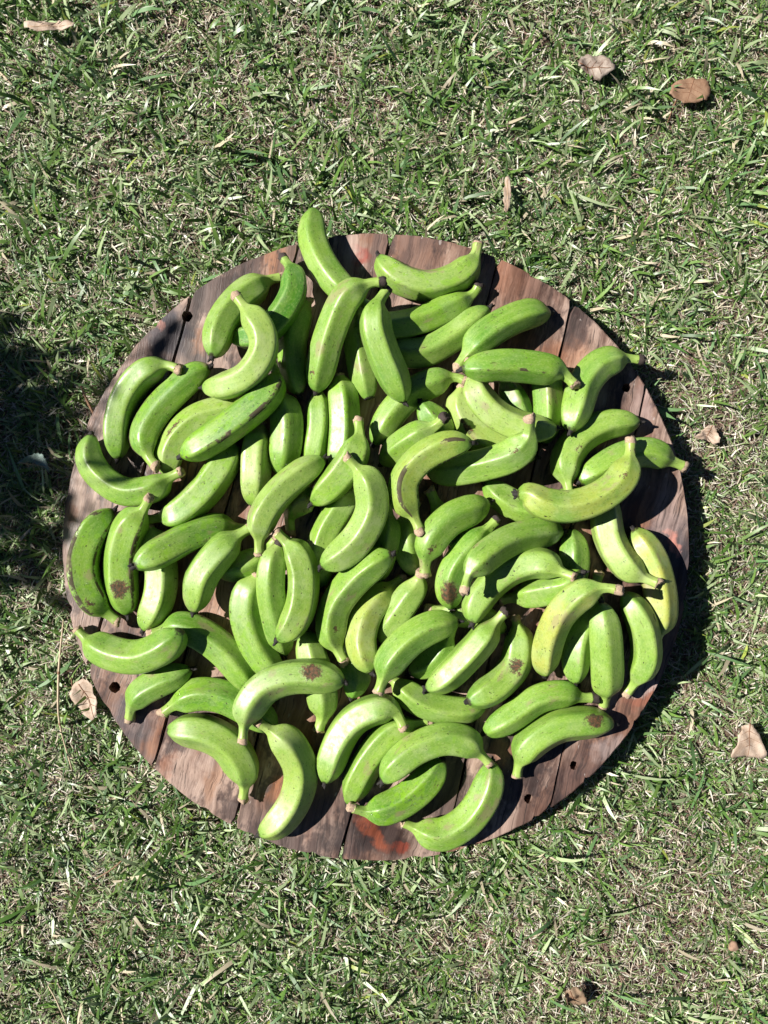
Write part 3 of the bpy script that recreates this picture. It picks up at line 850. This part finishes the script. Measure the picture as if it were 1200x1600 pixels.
def strips(name, mat, base, az, length, width, el0, bend, twist, col, rows, taper, curl=None):
    """flat tapering blades as one mesh"""
    N = len(base)
    t = np.linspace(0, 1, rows)
    el = el0[:, None] - bend[:, None] * t[None, :]
    seg = (length / (rows - 1))[:, None]
    a = az[:, None] + (0 if curl is None else curl[:, None] * t[None, :])
    dx = np.cos(el) * np.cos(a) * seg; dy = np.cos(el) * np.sin(a) * seg; dz = np.sin(el) * seg
    P = np.stack([np.cumsum(np.c_[np.zeros(N), v[:, :-1]], 1) for v in (dx, dy, dz)], -1) + base[:, None, :]
    P[..., 2] = np.maximum(P[..., 2], ground_z(P[..., 0], P[..., 1]) + .0007)
    side = np.stack([-np.sin(a), np.cos(a), np.zeros_like(a)], -1)
    up = np.stack([-np.sin(el) * np.cos(a), -np.sin(el) * np.sin(a), np.cos(el)], -1)
    tw = twist[:, None] * (.5 + .5 * t[None, :])
    side = side * np.cos(tw)[..., None] + up * np.sin(tw)[..., None]
    hw = (width[:, None] * taper[None, :] / 2)[..., None]
    V = np.stack([P - side * hw, P + side * hw], 2)            # N, rows, 2, 3
    verts = V.reshape(-1, 3)
    o = (np.arange(N) * rows * 2)[:, None]; k = (np.arange(rows - 1) * 2)[None, :]
    q = np.stack([o + k, o + k + 1, o + k + 3, o + k + 2], -1).reshape(-1, 4)
    me = np_mesh(name, verts, q)
    c = np.repeat(col, rows * 2, axis=0)
    at = me.attributes.new('tint', 'FLOAT_COLOR', 'POINT')
    at.data.foreach_set('color', np.c_[c, np.ones(len(c))].astype(np.float32).ravel())
    return tag(link(name, me, mat), kind='stuff')


def scatter(n, x0, x1, y0, y1, keep):
    x = rng.uniform(x0, x1, n); y = rng.uniform(y0, y1, n)
    k = keep(x, y)
    return x[k], y[k]


def off_disc(x, y, m=-.02):
    return np.hypot(x - DC.x, y - DC.y) > DR + m


def lush(x, y):
    """0 bare .. 1 thick; the lawn is thinner towards +x and in patches"""
    f = field(x, y, 8, (4, 11, 27, 44), (.7, .7, .8, .8)) * .40 + .76 - .22 * np.clip(x, -1, 1)
    f = f - .75 * np.exp(-(((x - .38) / .18) ** 2 + ((y + .72) / .07) ** 2)) - .45 * np.exp(-(((x - .52) / .08) ** 2 + ((y - .06) / .2) ** 2))
    return np.clip(f, .12, 1)


def grass(name, n_tuft, box, keep, lmul=1.0, per=5):
    x, y = scatter(n_tuft, *box, keep)
    k = rng.random(len(x)) < lush(x, y) * 1.05
    x, y = x[k], y[k]
    cnt = rng.integers(2, per + 3, len(x))
    tx = np.repeat(x, cnt); ty = np.repeat(y, cnt)
    N = len(tx)
    tuft_az = np.repeat(rng.uniform(0, 6.283, len(x)), cnt)
    tuft_s = np.repeat(rng.lognormal(-.05, .28, len(x)), cnt)
    az = tuft_az + rng.normal(0, .75, N)
    big = rng.random(N) < .17
    length = np.where(big, rng.uniform(.024, .048, N), rng.uniform(.008, .022, N)) * tuft_s * lmul
    width = np.where(big, rng.uniform(.0028, .0054, N), rng.uniform(.0010, .0030, N)) * np.sqrt(tuft_s)
    el0 = np.clip(rng.normal(.57, .36, N), .05, 1.45)
    bend = rng.uniform(.0, 1.3, N)
    bx = tx + rng.normal(0, .006, N); by = ty + rng.normal(0, .006, N)
    # do not grow through the table: lean away from it
    d = np.hypot(bx - DC.x, by - DC.y)
    near = (d < DR + .05) & (rng.random(N) < .72)
    out = np.arctan2(by - DC.y, bx - DC.x)
    az = np.where(near, out + (((az - out + np.pi) % (2 * np.pi)) - np.pi) * .45, az)
    length = np.where(d < DR + .012, np.minimum(length, .036), length)
    bz = ground_z(bx, by) + rng.uniform(0, .008, N)
    base = np.stack([bx, by, bz], 1)
    # blade colours
    mixv = rng.random((N, 1)); pick = rng.random(N)
    g1 = np.array([0.055, 0.135, 0.020]); g2 = np.array([0.170, 0.290, 0.065]); g3 = np.array([0.085, 0.165, 0.060])
    col = g1 * (1 - mixv) + g2 * mixv
    col = np.where((pick < .22)[:, None], g3 * (.8 + .9 * mixv), col)
    col = np.where(((pick > .22) & (pick < .46))[:, None], np.array([0.33, 0.42, 0.22]) * (.75 + .5 * mixv), col)      # pale, bleached
    col = np.where((pick > .92)[:, None], np.array([0.48, 0.42, 0.30]) * (.7 + .6 * mixv), col)                          # dead
    col = np.where(((pick > .905) & (pick < .92))[:, None], np.array([0.30, 0.37, 0.07]) * (.7 + .5 * mixv), col)
    col *= np.repeat(rng.uniform(.78, 1.2, (len(x), 1)), cnt, axis=0)
    return strips(name, BLADE, base, az, length, width, el0, bend, rng.normal(0, .45, N), col, 4, np.array([.66, 1.0, .80, .06]), rng.normal(0, .35, N))


def thatch(name, n, box, keep, mul=1.0):
    x, y = scatter(n, *box, keep)
    N = len(x)
    base = np.stack([x, y, ground_z(x, y) + rng.uniform(.0003, .011, N)], 1)
    mixv = rng.random((N, 1)); pick = rng.random(N)
    col = np.array([0.54, 0.48, 0.37]) * (.6 + .7 * mixv)
    col = np.where((pick < .20)[:, None], np.array([0.20, 0.135, 0.100]) * (.5 + .9 * mixv), col)
    col = np.where((pick > .82)[:, None], np.array([0.70, 0.66, 0.57]) * (.8 + .3 * mixv), col)
    col = np.where(((pick > .44) & (pick < .82))[:, None], np.array([0.22, 0.31, 0.11]) * (.6 + .8 * mixv), col)
    return strips(name, STRAW, base, rng.uniform(0, 6.283, N), rng.uniform(.006, .024, N) * mul, rng.uniform(.0006, .0024, N) * mul,
                  rng.normal(.12, .24, N), rng.uniform(-.2, .9, N), rng.normal(0, .6, N), col, 3, np.array([.8, 1, .25]), rng.normal(0, .7, N))


BLADE = make_blades('grass_blade', .20, .40)
STRAW = make_blades('dry_straw', .10, .65)
CORE = (-.84, .84, -1.04, 1.04)
inner = lambda x, y: off_disc(x, y)
ring = lambda x, y: ~((np.abs(x) < .84) & (np.abs(y) < 1.04)) & (np.hypot(x, y) < 2.6)
grass('grass', 54000, CORE, inner)
thatch('dry_grass', 235000, CORE, inner)
grass('grass', 34000, (-2.6, 2.6, -2.6, 2.6), ring, 1.7)
thatch('dry_grass', 45000, (-2.6, 2.6, -2.6, 2.6), ring, 1.6)


# ------------------------------------------------------------------ fallen leaves, stalks and bits on the lawn
def leaf_mat(name, c1, c2, vein):
    q = NT(name)
    co = q.n('ShaderNodeTexCoord').outputs['Object']
    a = q.noise(co, 70, 5, .65); b = q.noise(co, 420, 3, .6)
    c = q.mix(q.ramp(a, .3, .7), c1, c2)
    c = q.mix(q.ramp(b, .58, .72, 0, .5), c, vein)
    q.set(Base_Color=c, Roughness=.62)
    tr = q.n('ShaderNodeBsdfTranslucent'); q.put(tr.inputs[0], c)
    mx = q.n('ShaderNodeMixShader'); mx.inputs[0].default_value = .12
    q.t.links.new(q.b.outputs[0], mx.inputs[1]); q.t.links.new(tr.outputs[0], mx.inputs[2]); q.t.links.new(mx.outputs[0], q.out.inputs[0])
    q.bump(q.math('ADD', a, q.math('MULTIPLY', b, .4)), .5, .002)
    return q.m


def dry_leaf(px, py, outline, label, mats, curl=.010, z=.026, tilt=(0, 0), stalk=None, midrib=((0, -.5), (0, .5)), seed=1, name='dry_leaf', cat='dry leaf', group='dry leaves fallen on the lawn'):
    """outline in photograph units (mm) round px, py; a curled, slightly lumpy sheet with a midrib and side veins"""
    rr = np.random.default_rng(seed)
    root = empty(name, W(px, py, GZ + z)); root.rotation_euler = (math.radians(tilt[0]), math.radians(tilt[1]), 0)
    tag(root, label, cat, group)
    k = (H - GZ - z) / H / 1000
    O = [(a * k, -b * k) for a, b in outline]
    O, _ = catmull(O + [O[0]], 40); O = O[:-1]
    O += rr.normal(size=O.shape) * .0010
    sp = max(np.ptp(O[:, 0]), np.ptp(O[:, 1])) / 2
    ph = rr.uniform(0, 6.28, 3)
    def zz(x, y):
        return curl * (((x / sp) ** 2) * .8 + .35 * math.sin(2.4 * y / sp + ph[0]) + .30 * math.sin(4.1 * x / sp + ph[1]) * math.sin(3.3 * y / sp + ph[2]) + .16 * math.sin(9 * x / sp + 5 * y / sp + ph[0]))
    bm = bmesh.new(); c = O.mean(0); rings = []
    for f in (1, .8, .6, .4, .2):
        rings.append([bm.verts.new((c[0] + (p[0] - c[0]) * f, c[1] + (p[1] - c[1]) * f, zz(c[0] + (p[0] - c[0]) * f, c[1] + (p[1] - c[1]) * f))) for p in O])
    cv = bm.verts.new((c[0], c[1], zz(*c)))
    m = len(O)
    for a, b in zip(rings, rings[1:]):
        for i in range(m): bm.faces.new((a[i], a[(i + 1) % m], b[(i + 1) % m], b[i]))
    for i in range(m): bm.faces.new((rings[-1][i], rings[-1][(i + 1) % m], cv))
    bmesh.ops.recalc_face_normals(bm, faces=bm.faces[:])
    me = bpy.data.meshes.new('leaf_blade'); bm.to_mesh(me); bm.free()
    ob = link('leaf_blade', me, mats[0], root)
    so = ob.modifiers.new('t', 'SOLIDIFY'); so.thickness = .0005
    def vein(name, A, Bp, r0, parent):
        P = [(A[0] * (1 - t) + Bp[0] * t, A[1] * (1 - t) + Bp[1] * t) for t in np.linspace(0, 1, 9)]
        tube(name, [(x * k, -y * k, zz(x * k, -y * k) + .0004) for x, y in P], [r0 * (1 - .6 * t) for t in np.linspace(0, 1, 9)], mats[1], parent)
    if midrib:
        w, h = np.ptp(np.array(outline)[:, 0]), np.ptp(np.array(outline)[:, 1])
        vein('midrib', midrib[0], midrib[1], .0010, root)
        ax, ay = midrib[0]; ex, ey = midrib[1]; dx, dy = ex - ax, ey - ay; ln = math.hypot(dx, dy); nx, ny = -dy / ln, dx / ln
        for t in (.22, .42, .62):
            for sg in (-1, 1):
                x0, y0 = ax + dx * t, ay + dy * t
                reach = (h if abs(dx) > abs(dy) else w) * .30 * (1 - abs(t - .42))
                vein('side_vein', (x0, y0), (x0 + dx * .13 + nx * sg * reach, y0 + dy * .13 + ny * sg * reach), .0005, root)
    if stalk:
        tube('stalk', [(x * k, -y * k, z2) for x, y, z2 in stalk], [.0011] * len(stalk), mats[1], root)
    return root


def tube(name, P, radii, mat, parent=None, n=7):
    P = np.array(P, float)
    bm = bmesh.new(); prev = None
    for i in range(len(P)):
        t = P[min(i + 1, len(P) - 1)] - P[max(i - 1, 0)]; t = t / (np.linalg.norm(t) + 1e-12)
        r = np.array([0, 0, 1.]) if abs(t[2]) < .9 else np.array([1., 0, 0])
        a = np.cross(t, r); a /= np.linalg.norm(a); b = np.cross(t, a)
        rg = [bm.verts.new((P[i] + radii[i] * (math.cos(q) * a + math.sin(q) * b)).tolist()) for q in np.linspace(0, 2 * math.pi, n, endpoint=False)]
        if prev:
            for k in range(n): bm.faces.new((prev[k], prev[(k + 1) % n], rg[(k + 1) % n], rg[k]))
        else: bm.faces.new(rg[::-1])
        prev = rg
    bm.faces.new(prev)
    bmesh.ops.recalc_face_normals(bm, faces=bm.faces[:])
    me = bpy.data.meshes.new(name); bm.to_mesh(me); bm.free()
    return link(name, me, mat, parent)


L_TAN = leaf_mat('tan_leaf', (0.25, 0.142, 0.085), (0.36, 0.225, 0.145), (0.16, 0.075, 0.045))
L_PALE = leaf_mat('pale_leaf', (0.40, 0.285, 0.205), (0.56, 0.45, 0.36), (0.24, 0.14, 0.09))
L_GREY = leaf_mat('grey_leaf', (0.17, 0.115, 0.09), (0.44, 0.37, 0.31), (0.07, 0.045, 0.035))
L_BROWN = leaf_mat('brown_leaf', (0.20, 0.125, 0.075), (0.36, 0.255, 0.165), (0.10, 0.06, 0.04))
L_GREEN_SHADED = leaf_mat('shaded_blue_green_leaf', (0.13, 0.19, 0.165), (0.22, 0.30, 0.265), (0.10, 0.15, 0.11))  # leaf colour darkened to paint in the shade it lies in
VEIN = plain('leaf_vein', (0.20, 0.10, 0.055), .7, .3, 200)
VEIN_P = plain('pale_vein', (0.42, 0.29, 0.19), .7, .3, 200)
STALK = plain('dry_stalk', (0.50, 0.40, 0.27), .6, .35, 120)
TWIG = plain('brown_twig', (0.23, 0.13, 0.075), .8, .4, 150)

dry_leaf(1077, 141, [(-34, 8), (-26, -10), (-8, -18), (14, -20), (28, -14), (34, 6), (24, 16), (4, 20), (-18, 17)], 'round brown dead leaf with a forked midrib lying alone on the grass', (L_TAN, VEIN),
         .004, .024, (0, 3), [(-20, 14, .0), (-24, 26, -.006), (-28, 44, -.016)], ((8, -19), (-4, 18)), 2)
dry_leaf(930, 103, [(-30, 2), (-16, -16), (-4, -14), (10, -16), (24, -4), (30, 8), (12, 18), (4, 22), (-12, 12)], 'crumpled grey brown dead leaf near the round brown one', (L_GREY, VEIN), .010, .022, (4, -4), None, ((-26, 0), (22, 8)), 3)
dry_leaf(1169, 1160, [(2, -30), (14, -18), (24, 4), (27, 18), (22, 25), (-4, 22), (-29, 22), (-22, 6), (-12, -20)], 'triangular pale brown dead leaf with a straight midrib', (L_PALE, VEIN), .005, .028, (5, 3), None, ((2, -30), (0, 23)), 4)
dry_leaf(131, 1094, [(-16, -26), (2, -34), (18, -26), (14, -10), (22, -4), (20, 28), (2, 22), (-14, 10), (-22, -8)], 'pale curled dead leaf touching the rim by the bolt hole', (L_PALE, VEIN), .010, .034, (0, -10), [(-20, -22, .0), (-24, -34, -.004)], ((-6, -26), (18, 26)), 5)
dry_leaf(1104, 679, [(-22, 6), (-6, -6), (6, -16), (18, 0), (20, 10), (14, 14), (-4, 8)], 'small tan dead leaf half sunk in bare ground beside the disc shadow', (L_PALE, VEIN), .007, .030, (0, 4), None, ((8, -14), (0, 8)), 6)
dry_leaf(896, 1557, [(-20, -14), (-2, -22), (14, -14), (18, 14), (8, 24), (-8, 10)], 'brown folded dead leaf standing in the grass at the bottom', (L_BROWN, VEIN), .013, .030, (20, 10), None, ((-10, -18), (8, 20)), 7)
dry_leaf(80, 42, [(-38, 2), (-36, -6), (-4, -6), (22, -9), (40, -3), (24, 4), (-4, 6), (-24, 8)], 'long pale rolled dead leaf in the corner of the lawn', (L_PALE, VEIN_P), .009, .036, (10, 0), None, ((-34, 2), (36, -3)), 8)
dry_leaf(793, 304, [(-5, 26), (-6, 0), (-2, -26), (4, -26), (6, -6), (4, 16), (0, 28)], 'narrow upright straw coloured leaf above the disc', (L_PALE, VEIN_P), .004, .034, (0, 6), None, ((0, -24), (0, 26)), 9)
dry_leaf(57, 722, [(-26, 2), (-12, -10), (4, -14), (16, -6), (22, 14), (8, 6), (-8, 0)], 'pale blue green leaf lying in the shade beside the disc', (L_GREEN_SHADED, VEIN_P), .006, .034, (0, 0), None, ((-24, 1), (18, 8)), 10)


def stalk_thing(name, pts, radii, mat, label, cat, z=.03):
    P = [W(px, py, GZ + z + dz) for px, py, dz in pts]
    c, _ = catmull([p[:] for p in P], 22)
    r = np.interp(np.linspace(0, 1, 22), np.linspace(0, 1, len(radii)), radii)
    root = empty(name, (c[0][0], c[0][1], GZ))
    o = tube('stem', c - np.array([c[0][0], c[0][1], GZ]), r, mat, root)
    for i in (7, 14):                                       # nodes
        d = c[i] - np.array([c[0][0], c[0][1], GZ]); e = c[i + 1] - np.array([c[0][0], c[0][1], GZ])
        tube('node', [d, d * .8 + e * .2, d * .6 + e * .4], [r[i] * 1.05, r[i] * 1.5, r[i] * 1.05], TWIG, root)
    return tag(root, label, cat)


stalk_thing('dry_grass_stalk', [(99, 968, 0), (93, 1030, .004), (91, 1075, .004), (93, 1130, .002), (113, 1204, -.008)], [.0009, .0019, .0019, .0013, .0014], STALK, 'long dry straw stalk lying beside the rim and the curled dead leaf', 'stalk')
stalk_thing('twig', [(126, 603, 0), (136, 626, .003), (147, 648, 0)], [.0012, .0022, .0018], TWIG, 'short grey twig leaning on the shaded rim', 'twig', .034)
stalk_thing('twig', [(150, 1373, 0), (172, 1360, .002), (190, 1345, .001), (212, 1322, -.004)], [.0009, .0012, .0012, .0008], TWIG, 'thin reddish brown twig in the lower grass', 'twig', .030)
stalk_thing('twig', [(75, 1540, -.004), (88, 1563, 0), (104, 1600, .0)], [.0009, .0014, .0012], STALK, 'orange straw stalk slanting out of the bottom edge', 'stalk', .032)
stalk_thing('twig', [(0, 113, 0), (10, 123, .002), (20, 133, -.002)], [.0016, .0021, .0012], STALK, 'short white straw stub at the edge of the lawn', 'stalk', .034)

# small round clod of red clay
bm = bmesh.new(); bmesh.ops.create_icosphere(bm, subdivisions=3, radius=.0085)
for v in bm.verts:
    v.co *= 1 + .16 * math.sin(v.co.x * 420 + 1) * math.sin(v.co.y * 380) + random.uniform(-.04, .04); v.co.z *= .75
me = bpy.data.meshes.new('clay_clod'); bm.to_mesh(me); bm.free()
o = link('clay_clod', me, plain('clay', (0.30, 0.19, 0.13), .95, .4, 200)); o.location = W(1146, 1478, GZ + .014)
tag(o, 'small round clod of reddish clay lying among grass blades', 'clod')

# ------------------------------------------------------------------ the leafy shrub beside the lawn that dapples the rim
LEAFG = leaf_mat('shrub_leaf', (0.035, 0.085, 0.02), (0.07, 0.14, 0.03), (0.05, 0.10, 0.03))
BARK = plain('shrub_bark', (0.16, 0.11, 0.08), .9, .4, 60)


def shade_of(px, py, d, z=GZ):
    return W(px, py, z) + TO_SUN * d


shrub_c = shade_of(-85, 728, 1.62)
shrub = empty('shrub', (shrub_c.x - .05, shrub_c.y, GZ))
tag(shrub, 'leafy green shrub standing beside the lawn, shading the near rim of the disc', 'shrub')
o3 = Vector((shrub_c.x - .05, shrub_c.y, GZ))
tube('trunk', [(0, 0, 0), (.015, .01, .25), (-.01, .02, .55), (.03, 0, .85), (.05, .0, 1.05)], [.020, .017, .014, .010, .006], BARK, shrub)
tips = []
for k in range(13):
    a = rng.uniform(0, 6.283); el = rng.uniform(-.2, 1.0); ln = rng.uniform(.16, .27)
    h0 = rng.uniform(.72, 1.0)
    st = Vector((.02, .01, h0)); dr = Vector((math.cos(a) * math.cos(el), math.sin(a) * math.cos(el), math.sin(el)))
    tube('branch', [st, st + dr * ln * .5 + Vector((0, 0, .01)), st + dr * ln], [.006, .004, .002], BARK, shrub)
    tips.append(st + dr * ln)
fv, ff = [], []
shape_l = np.array([(0, 0, 0), (.25, .20, .02), (.55, .24, .03), (.85, .12, .01), (1, 0, -.03), (.85, -.12, .01), (.55, -.24, .03), (.25, -.20, .02)])


def add_leaf(c, size):
    a = rng.uniform(0, 6.283); M = Matrix.Rotation(a, 3, 'Z') @ Matrix.Rotation(rng.normal(.2, .5), 3, 'Y') @ Matrix.Rotation(rng.normal(0, .5), 3, 'X')
    n0 = len(fv)
    for p in shape_l: fv.append(tuple(c + M @ (Vector(p) * size)))
    ff.append(tuple(range(n0, n0 + 8)))


cc = shrub_c - o3
for k in range(400):
    v = Vector(rng.normal(size=3)); v.normalize(); v *= rng.random() ** .45
    add_leaf(cc + Vector((v.x * .26, v.y * .25, v.z * .20)), rng.uniform(.045, .075))
for (px, py, d, sz) in [(196, 598, 1.5, .036), (166, 655, 1.5, .036), (170, 756, 1.45, .038), (132, 727, 1.5, .034), (235, 565, 1.5, .05), (258, 530, 1.5, .04), (272, 528, 1.5, .03), (222, 556, 1.5, .05), (150, 640, 1.5, .05), (140, 672, 1.5, .04), (122, 775, 1.5, .06), (135, 800, 1.5, .05), (108, 815, 1.5, .04), (70, 545, 1.5, .06), (30, 530, 1.5, .07), (100, 570, 1.5, .05), (125, 600, 1.5, .06),
                        (110, 770, 1.5, .035), (118, 803, 1.5, .05), (108, 740, 1.5, .03), (205, 610, 1.55, .02), (60, 560, 1.5, .07), (90, 590, 1.5, .07), (110, 905, 1.5, .03), (40, 540, 1.5, .06),
                        (95, 850, 1.5, .05), (70, 930, 1.5, .07), (50, 880, 1.5, .07), (70, 620, 1.5, .07), (80, 680, 1.5, .07), (60, 740, 1.5, .08), (57, 722, 1.52, .09), (94, 724, 1.5, .095), (88, 716, 1.54, .09), (98, 734, 1.47, .09), (96, 590, 1.5, .08), (112, 615, 1.52, .07), (98, 655, 1.5, .08), (84, 690, 1.53, .08), (96, 790, 1.5, .08), (82, 830, 1.52, .08), (84, 560, 1.5, .07), (48, 716, 1.47, .09), (66, 728, 1.55, .09), (75, 800, 1.5, .08), (105, 640, 1.5, .06),
                        (30, 960, 1.5, .07), (20, 900, 1.5, .08), (20, 600, 1.5, .08), (85, 640, 1.55, .08), (55, 680, 1.55, .08), (50, 830, 1.55, .08), (90, 760, 1.55, .07), (85, 880, 1.5, .06)]:
    c = shade_of(px, py, d, GZ if px < 100 else (.04 if sz in (.036, .038, .034) else 0)) - o3
    add_leaf(c, sz)
    tube('branch', [cc + (c - cc) * .1, cc + (c - cc) * .6 + Vector((0, 0, .012)), c], [.003, .002, .0009], BARK, shrub, 5)
me = bpy.data.meshes.new('foliage'); me.from_pydata(fv, [], ff)
tag(link('foliage', me, LEAFG, shrub), kind='stuff')

print('bananas', len(BAN), 'peak', max(z.max() for _, z, _ in settled))
